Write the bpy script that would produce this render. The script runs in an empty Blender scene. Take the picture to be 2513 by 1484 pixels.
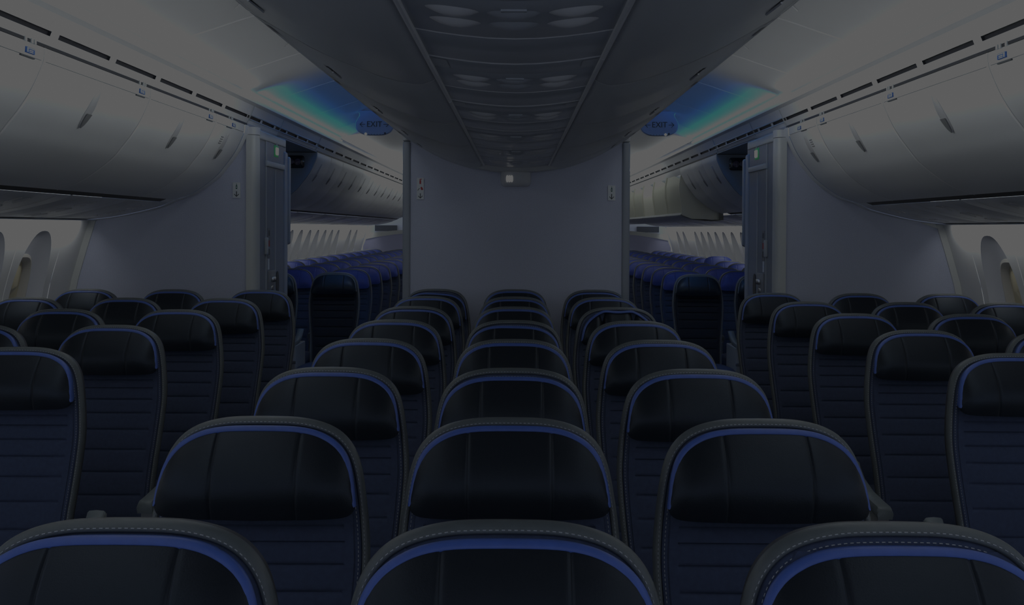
import bpy, bmesh, math, random
from mathutils import Matrix, Vector
random.seed(7)
S = bpy.context.scene
COL = S.collection
H = 1.53            # eye height
F = 2770.0          # focal length in pixels of the 2513-wide frame

# ------------------------------------------------------------------ materials
MATS = {}
def mat(name, col, rough=0.5, metal=0.0, noise=0.0, nscale=40.0, bump=0.0, bscale=300.0, emit=None, estr=0.0, spec=0.5, coat=0.0):
    m = bpy.data.materials.new(name); m.use_nodes = True
    nt = m.node_tree; b = nt.nodes['Principled BSDF']
    b.inputs['Roughness'].default_value = rough
    b.inputs['Metallic'].default_value = metal
    b.inputs['Specular IOR Level'].default_value = spec
    b.inputs['Coat Weight'].default_value = coat
    tc = nt.nodes.new('ShaderNodeTexCoord')
    n = nt.nodes.new('ShaderNodeTexNoise'); n.inputs['Scale'].default_value = nscale
    n.inputs['Detail'].default_value = 1.7
    nt.links.new(tc.outputs['Object'], n.inputs['Vector'])
    r = nt.nodes.new('ShaderNodeValToRGB')
    c = Vector(col)
    a = [max(0, v * (1 - noise)) for v in c]; d = [min(1, v * (1 + noise)) for v in c]
    r.color_ramp.elements[0].position = 0.3; r.color_ramp.elements[1].position = 0.7
    r.color_ramp.elements[0].color = (*a, 1); r.color_ramp.elements[1].color = (*d, 1)
    nt.links.new(n.outputs['Fac'], r.inputs['Fac'])
    nt.links.new(r.outputs['Color'], b.inputs['Base Color'])
    if bump > 0:
        n2 = nt.nodes.new('ShaderNodeTexNoise'); n2.inputs['Scale'].default_value = bscale
        n2.inputs['Detail'].default_value = 2.0
        nt.links.new(tc.outputs['Object'], n2.inputs['Vector'])
        bp = nt.nodes.new('ShaderNodeBump'); bp.inputs['Strength'].default_value = bump
        bp.inputs['Distance'].default_value = 0.002
        nt.links.new(n2.outputs['Fac'], bp.inputs['Height'])
        nt.links.new(bp.outputs['Normal'], b.inputs['Normal'])
    if emit is not None:
        b.inputs['Emission Color'].default_value = (*emit, 1)
        b.inputs['Emission Strength'].default_value = estr
    MATS[name] = m
    return m


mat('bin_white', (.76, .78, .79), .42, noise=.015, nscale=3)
mat('latch', (.50, .51, .53), .35)
mat('bin_seal', (.93, .93, .93), .5)
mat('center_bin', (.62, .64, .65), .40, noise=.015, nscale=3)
mat('psu', (.46, .49, .53), .28, noise=.02, nscale=5)
mat('psu_side', (.62, .64, .68), .35, noise=.02, nscale=5)
mat('lens', (.80, .80, .80), .25)
mat('ceiling', (.80, .81, .82), .6, noise=.01, nscale=2)
mat('seamline', (.86, .86, .86), .6)
mat('fairing', (.78, .79, .80), .5, noise=.01, nscale=4)
mat('slot', (.009, .011, .019), .6)
mat('dark_gap', (.004, .004, .006), .7)
mat('sidewall', (.80, .81, .81), .5, noise=.012, nscale=6, bump=.05)
mat('reveal', (.64, .66, .72), .5, noise=.012, nscale=6)
mat('shade', (.70, .62, .40), .4, noise=.03, nscale=8)
mat('window_rim', (.62, .60, .55), .35)
mat('partition', (.59, .63, .79), .75, noise=.05, nscale=160, bump=.25, bscale=500)
mat('partition_aft', (.46, .48, .72), .75, noise=.04, nscale=160, bump=.2, bscale=500)
mat('post', (.68, .70, .68), .38, noise=.01, nscale=5)
mat('post_blue', (.30, .34, .40), .38, noise=.01, nscale=5)
mat('closet', (.20, .235, .29), .45, noise=.03, nscale=30)
mat('closet_trim', (.50, .54, .56), .35)
mat('steel', (.55, .56, .58), .25, metal=1.0)
mat('placard', (.80, .84, .87), .5)
mat('ink', (.05, .06, .07), .6)
mat('ink_red', (.45, .02, .03), .6)
mat('ink_green', (.01, .12, .09), .6)
mat('ink_blue', (.02, .10, .38), .6)
mat('carpet', (.025, .03, .05), .95, noise=.4, nscale=60, bump=.5)
mat('fabric', (.038, .057, .120), .85, noise=.10, nscale=90, bump=.35, bscale=900, spec=.25)
mat('fabric_unlit', (.006, .008, .014), .8, noise=.1, nscale=90, bump=.3, bscale=900, spec=.2)  # seat fabric darkened to stand for the bulkhead row lying unlit
mat('leather', (.0055, .0070, .0105), .38, noise=.08, nscale=60, bump=.12, bscale=420, spec=.36)
MATS['leather'].node_tree.nodes['Principled BSDF'].inputs['Specular Tint'].default_value = (.55, .74, 1.0, 1)
mat('leather_blue', (.048, .112, .44), .42, noise=.06, nscale=60, bump=.1, bscale=420)
mat('headrest_blue', (.04, .08, .45), .45, noise=.06, nscale=60, bump=.1, bscale=420)
mat('trim_leather', (.088, .105, .110), .42, noise=.06, nscale=60, bump=.12, bscale=420)
mat('thread', (.40, .42, .44), .7)
mat('shell', (.018, .020, .028), .5, noise=.05, nscale=20)
mat('arm_pad', (.15, .18, .19), .4, noise=.05, nscale=40, bump=.1)
mat('arm_body', (.36, .38, .38), .45)
mat('sign_face', (.42, .55, .80), .35)
mat('box_lamp', (.62, .64, .68), .22)
mat('black_gloss', (.008, .009, .012), .12)
mat('lens_glass', (.06, .05, .10), .05)
mat('cream', (.62, .62, .52), .5, noise=.02, nscale=5)
mat('glow_white', (.9, .9, .9), .5, emit=(1, 1, .96), estr=6)
mat('glow_icon', (.9, .9, .9), .5, emit=(1, .97, .88), estr=2.2)
mat('glow_green', (.02, .4, .1), .5, emit=(.01, .62, .13), estr=.35)
mat('led_white', (.9, .9, .9), .5, emit=(.92, .96, 1), estr=5)
mat('led_blue', (.4, .7, .9), .5, emit=(.62, 1.0, .97), estr=3.0)
mat('unlit_wall', (.20, .27, .34), .6)  # dark colour stands for the soffit and bin ends lying unlit
mat('gray_panel', (.20, .21, .22), .5)
mat('recess', (.07, .075, .08), .6)
mat('olive', (.40, .41, .33), .5, noise=.02, nscale=5)
mat('bin_inside_shade', (.12, .12, .10), .6)  # bin interior darkened in colour so the opening reads as shaded

# ------------------------------------------------------------------ mesh helpers
def mesh_obj(name, verts, faces, m, parent=None, smooth=True, angle=35):
    me = bpy.data.meshes.new(name)
    me.from_pydata([tuple(v) for v in verts], [], faces)
    bm = bmesh.new(); bm.from_mesh(me)
    bmesh.ops.remove_doubles(bm, verts=bm.verts, dist=1e-6)
    bmesh.ops.recalc_face_normals(bm, faces=bm.faces)
    bm.to_mesh(me); bm.free()
    if smooth:
        me.shade_smooth()
        me.set_sharp_from_angle(angle=math.radians(angle))
    me.materials.append(MATS[m] if isinstance(m, str) else m)
    o = bpy.data.objects.new(name, me)
    COL.objects.link(o)
    if parent is not None:
        o.parent = parent
    return o

class MB:
    def __init__(s): s.v = []; s.f = []
    def add(s, verts, faces):
        k = len(s.v); s.v += [tuple(p) for p in verts]
        s.f += [tuple(i + k for i in f) for f in faces]
    def box(s, x0, x1, y0, y1, z0, z1, bev=0.0):
        if bev <= 0:
            vs = [(x, y, z) for z in (z0, z1) for y in (y0, y1) for x in (x0, x1)]
            s.add(vs, [(0, 2, 3, 1), (4, 5, 7, 6), (0, 1, 5, 4), (2, 6, 7, 3), (0, 4, 6, 2), (1, 3, 7, 5)])
        else:
            bm = bmesh.new(); bmesh.ops.create_cube(bm, size=1)
            for v in bm.verts:
                v.co = Vector(((x0 + x1) / 2 + v.co.x * (x1 - x0), (y0 + y1) / 2 + v.co.y * (y1 - y0), (z0 + z1) / 2 + v.co.z * (z1 - z0)))
            bmesh.ops.bevel(bm, geom=bm.edges[:], offset=bev, segments=3, affect='EDGES', profile=.5)
            bm.verts.index_update()
            s.add([v.co for v in bm.verts], [[v.index for v in f.verts] for f in bm.faces]); bm.free()
    def rings(s, rings, closed=True, cap0=False, cap1=False):
        n = len(rings[0]); k = len(s.v)
        for r in rings: s.v += [tuple(p) for p in r]
        for i in range(len(rings) - 1):
            for j in range(n if closed else n - 1):
                a = k + i * n + j; b = k + i * n + (j + 1) % n
                s.f.append((a, b, b + n, a + n))
        if cap0: s.f.append(tuple(range(k, k + n)))
        if cap1: s.f.append(tuple(range(k + (len(rings) - 1) * n, k + len(rings) * n)))
    def tube(s, pts, r, n=6):
        pts = [Vector(p) for p in pts]; rs = []
        for i, p in enumerate(pts):
            t = (pts[min(i + 1, len(pts) - 1)] - pts[max(i - 1, 0)]).normalized()
            u = t.cross(Vector((0.13, .2, 1))); u.normalize(); w = t.cross(u)
            rs.append([p + u * (r * math.cos(a)) + w * (r * math.sin(a)) for a in [2 * math.pi * q / n for q in range(n)]])
        s.rings(rs, True, True, True)
    def poly(s, pts, a, b, flip=None):
        """extrude a 3D polygon by vector: pts list, a = offset vector"""
        s.rings([pts, [tuple(Vector(p) + Vector(a)) for p in pts]], True, True, True)
    def build(s, name, m, parent=None, smooth=True, angle=35):
        return mesh_obj(name, s.v, s.f, m, parent, smooth, angle)

def tag(o, label, cat, group=None, kind=None):
    o['label'] = label; o['category'] = cat
    if group: o['group'] = group
    if kind: o['kind'] = kind
    return o
def struct(o):
    o['kind'] = 'structure'; return o
def empty(name, loc=(0, 0, 0)):
    o = bpy.data.objects.new(name, None); o.empty_display_size = .1
    COL.objects.link(o); o.location = loc; return o
def copy_tree(o, parent=None):
    c = o.copy(); COL.objects.link(c)
    if parent is not None:
        c.parent = parent
    for ch in list(o.children):
        copy_tree(ch, c)
    return c

def interp(pts, t):
    if t <= pts[0][0]: return pts[0][1]
    for (a, b), (c, d) in zip(pts, pts[1:]):
        if t <= c:
            return b + (d - b) * (t - a) / (c - a) if c > a else d
    return pts[-1][1]
def smooth_path(pts, n=4):
    """Catmull-Rom resample of a 2D open polyline"""
    out = []
    P = [Vector(p) for p in pts]
    for i in range(len(P) - 1):
        p0 = P[max(i - 1, 0)]; p1 = P[i]; p2 = P[i + 1]; p3 = P[min(i + 2, len(P) - 1)]
        for k in range(n):
            t = k / n
            out.append(.5 * ((2 * p1) + (-p0 + p2) * t + (2 * p0 - 5 * p1 + 4 * p2 - p3) * t * t + (-p0 + 3 * p1 - 3 * p2 + p3) * t ** 3))
    out.append(P[-1])
    return [tuple(p) for p in out]
def offset_path(pts, d, closed=False):
    P = [Vector(p) for p in pts]; n = len(P); out = []
    for i in range(n):
        if closed: a, b = P[i - 1], P[(i + 1) % n]
        else: a, b = P[max(i - 1, 0)], P[min(i + 1, n - 1)]
        t = (b - a).normalized(); nn = Vector((t.y, -t.x))
        out.append(tuple(P[i] + nn * d))
    return out

# ------------------------------------------------------------------ cabin profiles (|x|, height above eye)
BIN = smooth_path([(1.672, .632), (1.674, .59), (1.69, .547), (1.722, .48), (1.762, .418), (1.80, .370), (1.843, .318), (1.92, .255), (1.995, .207), (2.06, .181), (2.105, .167)], 4)
PSUS = smooth_path([(2.140, .150), (2.185, .129), (2.30, .098), (2.45, .066), (2.60, .046), (2.675, .041)], 3)
CBIN = smooth_path([(.203, .398), (.212, .386), (.235, .377), (.262, .375), (.325, .387), (.40, .412), (.471, .440), (.53, .468), (.588, .500), (.640, .530), (.675, .549), (.690, .560)], 3)
CPSU = [(-.2, .391), (-.15, .3825), (-.1, .376), (-.05, .3715), (0, .370), (.05, .3715), (.1, .376), (.15, .3825), (.2, .391)]
CEIL = [(1.626, .772)] + smooth_path([(1.622, .797), (1.585, .812), (1.54, .827), (1.48, .846), (1.35, .888), (1.2, .938), (1.0, .992), (.8, 1.022), (.5, 1.035), (0.0, 1.04)], 3)
FAIR_LO = [(1.668, .644), (1.664, .652), (1.6515, .672)]
FAIR_HI = [(1.6445, .689), (1.628, .728), (1.613, .764), (1.606, .776), (1.598, .779)]
WALL = [(1.575, 2.660), (1.50, 2.683), (1.40, 2.715), (1.28, 2.752), (1.154, 2.785), (1.0, 2.812), (.8, 2.83), (.55, 2.83), (.3, 2.80), (0.0, 2.74)]
wx = lambda z: interp(sorted(WALL), z)
Y0 = -2.2
YP = 7.05          # side partitions
YA = 9.45          # aft bins start
YR = 20.2          # rear wall

# ------------------------------------------------------------------ shell
m = MB(); m.box(-2.9, 2.9, Y0, YR + .6, -.05, 0); struct(m.build('floor', 'carpet', smooth=False))
m = MB()
prof = [(-x, z) for x, z in CEIL] + [(x, z) for x, z in reversed(CEIL[:-1])]
m.rings([[(x, y, H + z) for x, z in prof] for y in (Y0, 2, 6, 10, 15, YR + .6)], False)
m.rings([[(x, y, H + z + .03) for x, z in prof] for y in (Y0, YR + .6)], False)
struct(m.build('ceiling', 'ceiling'))
# ceiling panel joints
tn = 0
def trim(mb, mt, **k):
    global tn
    tn += 1
    return struct(mb.build('trim_%d' % tn, mt, **k))
for s in (-1, 1):
    for y in (2.86, 3.95, 5.06, 6.13, 7.27, 8.4, 9.5, 10.6):
        m = MB()
        r1 = [(s * x, y - .006, H + z - .0002) for x, z in CEIL[2:-4]]
        r2 = [(s * x, y, H + z - .004) for x, z in CEIL[2:-4]]
        r3 = [(s * x, y + .006, H + z - .0002) for x, z in CEIL[2:-4]]
        m.rings([r1, r2, r3], False)
        trim(m, 'seamline')
    # small hooked access-panel joints
    for y in (4.72, 5.75):
        pts = []
        for k in range(9):
            x = .86 + .34 * k / 8; zc = interp(sorted(CEIL), x)
            pts.append((s * x, y + .12 * max(0, (k - 5) / 3) ** 2, H + zc - .002))
        m = MB(); m.tube(pts, .003, 5); trim(m, 'seamline')

# side fairing with air slots
for s in (-1, 1):
    m = MB()
    ys = (Y0, YR + .6)
    m.rings([[(s * x, y, H + z) for x, z in FAIR_LO] for y in ys], False)
    m.rings([[(s * x, y, H + z) for x, z in FAIR_HI] for y in ys], False)
    m.rings([[(s * x, y, H + z) for x, z in [(1.598, .779), (1.598, .760), (1.64, .735), (1.70, .70), (1.70, .64), (1.668, .644)]] for y in ys], False)
    # slot posts between the vents
    segs = []
    y = 4.08 - .58 * 10
    while y < 6.9:
        segs.append((y, y + .51)); y += .58
    y = 6.925
    while y < YA:
        segs.append((y, y + .345)); y += .40
    while y < YR:
        segs.append((y, y + .42)); y += .55
    segs = [q for q in segs if q[0] > Y0]
    prev = Y0
    (xa, za), (xb, zb) = FAIR_LO[-1], FAIR_HI[0]
    for a, b in segs + [(YR + .6, None)]:
        m.add([(s * xa, prev, H + za), (s * xb, prev, H + zb), (s * xb, a, H + zb), (s * xa, a, H + za)], [(0, 1, 2, 3)])
        prev = b
    # thin ribs either side of the vents in the passage
    fa = trim(m, 'fairing', smooth=False)
    for a, b in segs:
        m = MB()
        m.add([(s * (xa + .012), a, H + za), (s * (xb + .012), a, H + zb), (s * (xb + .012), b, H + zb), (s * (xa + .012), b, H + za)], [(0, 1, 2, 3)])
        m.add([(s * xa, a, H + za), (s * xb, a, H + zb), (s * (xb + .012), a, H + zb), (s * (xa + .012), a, H + za)], [(0, 1, 2, 3)])
        m.add([(s * xa, b, H + za), (s * xb, b, H + zb), (s * (xb + .012), b, H + zb), (s * (xa + .012), b, H + za)], [(0, 1, 2, 3)])
        m.build('vent_slot', 'slot', fa, smooth=False)
    # raised ribs bordering the slot and panel joints in the passage between the cabins
    for y in (6.98, 7.86, 9.35):
        m = MB()
        m.tube([(s * x, y, H + z - .001) for x, z in FAIR_LO[:1] + FAIR_HI], .005, 5); trim(m, 'closet_trim')
    m = MB(); m.tube([(s * 1.643, 6.98, H + .694), (s * 1.643, YA, H + .694)], .005, 5)
    m.tube([(s * 1.655, 6.98, H + .668), (s * 1.655, YA, H + .668)], .005, 5); trim(m, 'closet_trim')
    # bin hinge gap (dark line)
    m = MB(); m.box(min(s * 1.668, s * 1.70), max(s * 1.668, s * 1.70), Y0, 7.0, H + .633, H + .643); trim(m, 'slot', smooth=False)
    m = MB(); m.box(min(s * 1.668, s * 1.70), max(s * 1.668, s * 1.70), YA, YR, H + .633, H + .643); trim(m, 'slot', smooth=False)
    # LED line on the ledge
    for a, b, mt in ((6.62, 10.25, 'led_blue'),):
        m = MB(); m.tube([(s * 1.590, a, H + .789), (s * 1.590, b, H + .789)], .008, 8)
        o = m.build('light_strip', mt)
        tag(o, 'glowing cyan light strip along the %s aisle ceiling ledge above the passage' % ('left' if s < 0 else 'right'), 'light strip')

# ------------------------------------------------------------------ side bins
ordn = ['first', 'second', 'third', 'fourth', 'fifth', 'sixth', 'seventh', 'eighth', 'ninth', 'tenth', 'eleventh', 'twelfth', 'thirteenth', 'fourteenth', 'fifteenth', 'sixteenth']
side_name = {-1: 'left', 1: 'right'}
def bin_rings(face, s, y0, y1, c=.005, d=.0015):
    inn = offset_path(face, -d)
    f0 = [(s * x, H + z) for x, z in face]; f1 = [(s * x, H + z) for x, z in inn]
    return [[(x, y0, z) for x, z in f1], [(x, y0 + c, z) for x, z in f0], [(x, y1 - c, z) for x, z in f0], [(x, y1, z) for x, z in f1]]
def latch_path(face, t0, t1, n=7):
    L = [Vector(p) for p in face]
    seg = [0]
    for a, b in zip(L, L[1:]): seg.append(seg[-1] + (b - a).length)
    out = []
    for k in range(n):
        t = t0 + (t1 - t0) * k / (n - 1)
        x = interp(list(zip(seg, [p.x for p in L])), t); z = interp(list(zip(seg, [p.y for p in L])), t)
        out.append((x, z))
    return out
def latch(face, s, yc, t0, t1, w, par, flipn=1):
    """long oval handle raised on the bin face, its recess and finger cup shaded by darker greys"""
    path = latch_path(face, t0, t1, 11)
    nrm = offset_path(path, 1.0)
    def pt(i, u, d):
        x, z = path[i]; nx, nz = nrm[i][0] - x, nrm[i][1] - z
        return (s * (x + nx * d), yc + u, H + z + nz * d)
    n = len(path)
    mb = MB(); L = []; 
    wid = [w * math.sqrt(max(.02, 1 - (2 * (i / (n - 1)) - 1) ** 2)) for i in range(n)]
    mb.rings([[pt(i, -wid[i], .001), pt(i, -wid[i] * .6, .006), pt(i, 0, .008), pt(i, wid[i] * .6, .006), pt(i, wid[i], .001)] for i in range(n)], False)
    h = mb.build('latch_handle', 'latch', par)
    mb = MB(); k0, k1 = int(n * .60), n
    mb.rings([[pt(i, -wid[i] * .75, .0085), pt(i, 0, .0095), pt(i, wid[i] * .75, .0085)] for i in range(k0, k1)], False)
    mb.build('finger_cup', 'gray_panel', h)  # dark grey stands for the shade inside the cup
    return h
def sticker(s, y, z, par):
    x = 1.6705
    mb = MB(); mb.box(min(s * (x - .003), s * (x + .004)), max(s * (x - .003), s * (x + .004)), y - .034, y + .034, H + z - .010, H + z + .010)
    o = mb.build('row_label', 'ink_blue', par, smooth=False)
    mb = MB()
    for (a, b, c, d) in ((-.028, .028, .005, .0075), (-.028, -.021, -.0075, .005), (-.012, .018, -.002, .001), (-.012, .018, -.0075, -.005)):
        mb.box(min(s * (x - .0045), s * (x - .003)), max(s * (x - .0045), s * (x - .003)), y + a, y + b, H + z + c, H + z + d)
    mb.build('row_label_lines', 'placard', o, smooth=False)

def side_bin(s, y0, y1, yl, label, group, detail=True):
    root = empty('overhead_bin', (0, 0, 0)); tag(root, label, 'overhead bin', group)
    mb = MB()
    rs = bin_rings(BIN, s, y0, y1)
    back = [(s * 2.30, H + .21), (s * 2.36, H + .60), (s * 1.75, H + .632)]
    rs = [r + [(bx, r[0][1], bz) for bx, bz in back] for r in rs]
    mb.rings(rs, True, True, True)
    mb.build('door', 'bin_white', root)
    mb = MB(); inn = offset_path(BIN, .0009)
    mb.rings([[(s * x, y, H + z) for x, z in inn] for y in (y0 + .001, y0 + .018)], False)
    mb.build('edge_seal', 'bin_seal', root)
    latch(BIN, s, yl, .085, .255, .036 if detail else .026, root)
    if detail:
        sticker(s, y1 - .12 if y1 - y0 > 1 else y1 - .27, .603, root)
        # upper door seam and striker slit
        mb = MB(); mb.box(min(s * 1.672, s * 1.676), max(s * 1.672, s * 1.676), y0 + .02, y1 - .02, H + .5835, H + .5850)
        mb.build('door_seam', 'gray_panel', root, smooth=False)
        ys_ = y1 - .19 if y1 - y0 > 1 else y1 - .42
        mb = MB(); mb.box(min(s * 1.670, s * 1.678), max(s * 1.670, s * 1.678), ys_, ys_ + .11, H + .578, H + .583)
        mb.build('striker_slit', 'ink', root, smooth=False)
        mb = MB()
        for q in (.0, .05, .075):
            mb = MB(); mb.box(min(s * 1.664, s * 1.68), max(s * 1.664, s * 1.68), ys_ + .02 + q, ys_ + .035 + q, H + .630, H + .646)
            mb.build('hinge', 'closet_trim', root, smooth=False)
    return root
near_edges = [-.63, .53, 1.69, 2.85, 4.01, 5.17, 6.30, 6.95]
for s in (-1, 1):
    for i, (a, b) in enumerate(zip(near_edges, near_edges[1:])):
        if b < 2.5: continue
        k = ['nearest', 'second', 'third', 'fourth short'][i - 3] if i >= 3 else 'front'
        o = side_bin(s, a, b, (a + b) / 2 - .005, 'white curved overhead bin, %s along the %s side before the partition' % (k, side_name[s]), 'overhead bins along the near sidewalls')
        if i == 6:
            mb = MB()
            for q in range(4):
                x, z = latch_path(BIN, .115, .155, 4)[q]
                mb.box(min(s * (x - .004), s * (x + .01)), max(s * (x - .004), s * (x + .01)), a + .215, a + .255, H + z - .004, H + z + .001)
            mb.build('placard_text', 'gray_panel', o, smooth=False)
    # rim closing the bin row at the partition
    mb = MB()
    full = BIN + [(2.12, .160)] + PSUS
    of = offset_path(full, .004); of2 = offset_path(full, .001)
    mb.rings([[(s * x, y, H + z) for x, z in q] for y, q in ((6.955, of2), (6.97, of), (7.03, of), (7.05, of2))], False)
    trim(mb, 'bin_white')
    # service panels under the bins
    yy = 2.30
    pi = 0
    while yy < 6.9:
        y1 = min(yy + .78, 6.953)
        if y1 > 2.9:
            root = empty('service_panel'); tag(root, 'grey service panel with small lights under the %s bins, %s from the camera' % (side_name[s], ordn[pi]), 'service panel', 'service panels under the side bins')
            pi += 1
            mb = MB(); mb.rings([[(s * x, y, H + z) for x, z in q] for y, q in ((yy, offset_path(PSUS, -.004)), (yy + .006, PSUS), (y1 - .006, PSUS), (y1, offset_path(PSUS, -.004)))], False)
            mb.build('panel', 'psu_side', root)
            for q in range(3):
                for r in (0, .085):
                    yc = yy + .34 + r; t = .05 + q * .13
                    pth = latch_path(PSUS, t, t + .085, 7); nr = offset_path(pth, .005)
                    mb = MB(); rr = []
                    for i in range(7):
                        w = .024 * math.sqrt(max(.03, 1 - (2 * i / 6 - 1) ** 2))
                        rr.append([(s * pth[i][0], yc - w, H + pth[i][1] - .0005), (s * nr[i][0], yc, H + nr[i][1]), (s * pth[i][0], yc + w, H + pth[i][1] - .0005)])
                    mb.rings(rr, False); mb.build('reading_light', 'lens', root)
            pth = offset_path(latch_path(PSUS, .01, .50, 8), .002)
            for yq in (yy + .13, yy + .62):
                mb = MB(); mb.rings([[(s * x, yq, H + z) for x, z in pth], [(s * x, yq + .004, H + z - .001) for x, z in pth], [(s * x, yq + .008, H + z) for x, z in pth]], False)
                mb.build('panel_joint', 'lens', root)
        yy += .787
    # black gap between bin and service panels
    mb = MB(); mb.rings([[(s * 2.103, y, H + .1675), (s * 2.142, y, H + .1515), (s * 2.16, y, H + .19), (s * 2.12, y, H + .20)] for y in (Y0, 6.79)], True, True, True)
    trim(mb, 'dark_gap', smooth=False)
    mb = MB(); mb.rings([[(s * x, y, H + z) for x, z in ((2.105, .167), (2.12, .160), (2.140, .150))] for y in (6.79, 6.955)], False)
    trim(mb, 'bin_white')
    mb = MB(); mb.box(min(s * 2.60, s * 2.685), max(s * 2.60, s * 2.685), Y0, 7.0, H + .036, H + .0415, 0); trim(mb, 'psu_side')

# ------------------------------------------------------------------ centre bins and centre service units
c_edges = [.72, 1.83, 2.94, 4.05, 5.16, 6.28, 6.90]
for s in (-1, 1):
    for i, (a, b) in enumerate(zip(c_edges, c_edges[1:])):
        root = empty('center_bin'); tag(root, 'grey centre overhead bin facing the %s aisle, %s from the camera' % (side_name[s], ordn[i]), 'overhead bin', 'centre overhead bins')
        face = [(x, z) for x, z in CBIN]
        rev = [(x, z) for x, z in face]
        mb = MB()
        inn = [(x, z + .0015) for x, z in rev]
        f0 = [(s * x, H + z) for x, z in rev]; f1 = [(s * x, H + z) for x, z in inn]
        back = [(s * .684, H + .566), (s * .50, H + .566), (s * .21, H + .566)]
        rs = []
        for y, ff in ((a, f1), (a + .005, f0), (b - .005, f0), (b, f1)):
            rs.append([(x, y, z) for x, z in ff] + [(x, y, z) for x, z in back])
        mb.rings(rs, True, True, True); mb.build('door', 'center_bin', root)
        mb = MB(); mb.rings([[(s * x, y, H + z - .0008) for x, z in rev] for y in (a + .001, a + .015)], False); mb.build('edge_seal', 'bin_seal', root)
        # thin bright edge strip along the top of the door
        mb = MB(); mb.tube([(s * .690, a + .01, H + .5635), (s * .690, b - .01, H + .5635)], .004, 6); mb.build('edge_strip', 'bin_seal', root)
        mb = MB(); mb.rings([[(s * .655, y, H + .5365), (s * .657, y, H + .5378)] for y in (a + .012, b - .012)], False); mb.build('door_seam', 'gray_panel', root)
        # latch
        yc = a + (.61 if b - a > .9 else .35)
        mb = MB()
        for (p, q, dx) in ((-.10, .10, .0), (-.115, -.085, .006)):
            mb.rings([[(s * (.578 + dx), y, H + .493 + dx * .5), (s * (.572 + dx), y, H + .4875 + dx * .5), (s * (.562 + dx), y, H + .4855 + dx * .5)] for y in (yc + p, yc + p * .4 + q * .6, yc + q)], False)
        h = mb.build('latch_handle', 'slot', root)
        mb = MB(); mb.tube([(s * .570, yc - .02, H + .4855), (s * .563, yc + .095, H + .482)], .003, 5); mb.build('handle_lip', 'bin_seal', h)
        # striker recess near the top edge
        mb = MB(); mb.rings([[(s * .660, y, H + .5385), (s * .676, y, H + .5475)] for y in (a + .10, a + .23)], False); mb.build('striker_slit', 'gray_panel', root)
# end rim of the centre bins at the divider
mb = MB()
half = [(0, .345), (.095, .347), (.193, .358), (.325, .384), (.471, .437), (.588, .497), (.651, .536), (.69, .560)]
half = smooth_path(half, 3)
prof = [(-x, z) for x, z in reversed(half)] + half[1:]
mb.rings([[(x, 6.90, H + z + .02) for x, z in prof], [(x, 6.905, H + z + .004) for x, z in prof], [(x, 6.93, H + z) for x, z in prof], [(x, 6.995, H + z) for x, z in prof]], False)
mb.rings([[(x, 6.90, H + z + .02) for x, z in prof], [(x, 6.90, H + .62) for x, z in prof]], False)
trim(mb, 'center_bin')
mb = MB(); mb.box(-.50, .50, .7, 6.99, H + .57, H + .60); trim(mb, 'center_bin')

ustarts = [.81, 1.68, 2.55, 3.43, 4.30, 5.17, 6.04]
for i, y0 in enumerate(ustarts):
    y1 = y0 + .865
    root = empty('center_service_panel'); tag(root, 'dark grey service panel with six oval lights on the centre ceiling, %s from the camera' % ordn[i], 'service panel', 'service panels on the centre ceiling')
    cuts = [(y0, y0 + .17), (y0 + .17, y0 + .53), (y0 + .53, y1)]
    for a, b in cuts:
        mb = MB()
        rs = []
        for y, d in ((a, .004), (a + .008, 0), (b - .008, 0), (b, .004)):
            rs.append([(x, y, H + z + d) for x, z in CPSU])
        mb.rings(rs, False); mb.build('panel', 'psu', root)
    for y, dd in ((y0, 0), (y0 + .53, .0)):
        mb = MB(); mb.rings([[(x, y - .006, H + z + .003) for x, z in CPSU], [(x, y, H + z - .001) for x, z in CPSU], [(x, y + .006, H + z + .003) for x, z in CPSU]], False); mb.build('panel_joint', 'lens', root)
    for yc in (y0 + .27, y0 + .375):
        for xc in (-.107, 0, .107):
            mb = MB(); rs = []
            zc = interp(CPSU, xc)
            for k in range(6):
                f = 1 - k / 5.5
                rs.append([(xc + .047 * f * math.cos(t), yc + .030 * f * math.sin(t), H + interp(CPSU, xc + .047 * f * math.cos(t)) - .011 * (1 - f ** 2) - .0004) for t in [2 * math.pi * q / 24 for q in range(24)]])
            mb.rings(rs, True, False, True)
            o = mb.build('reading_light' if xc else 'air_nozzle', 'lens' if xc else 'psu', root)
            if xc == 0:
                mb = MB()
                for dx in (-.014, .010):
                    if dx > 0: mb.build('nozzle_ring', 'gray_panel', o); mb = MB()
                    c0 = [(dx + (.006 * math.cos(t)), yc + .006 * math.sin(t)) for t in [2 * math.pi * q / 10 for q in range(10)]]
                    mb.rings([[(x, y, H + .366) for x, y in c0], [(x, y, H + .3615) for x, y in c0]], True, False, True)
                mb.build('nozzle_ring', 'gray_panel', o)
    mb = MB(); mb.box(-.022, .022, y0 + .228, y0 + .240, H + .366, H + .3695); mb.build('call_button', 'psu', root)
    for s in (-1, 1):
        mb = MB(); mb.rings([[(s * x, y, H + interp(CPSU, x) - .0015) for x in (.155, .175, .192)] for y in (y0 + .02, y0 + .13)], False); mb.build('corner_plate', 'center_bin', root)
    for s in (-1, 1):   # bright edge bead
        mb = MB(); mb.tube([(s * .199, y0, H + .387), (s * .199, y1, H + .387)], .0065, 8); mb.build('edge_bead', 'bin_seal', root)

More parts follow.
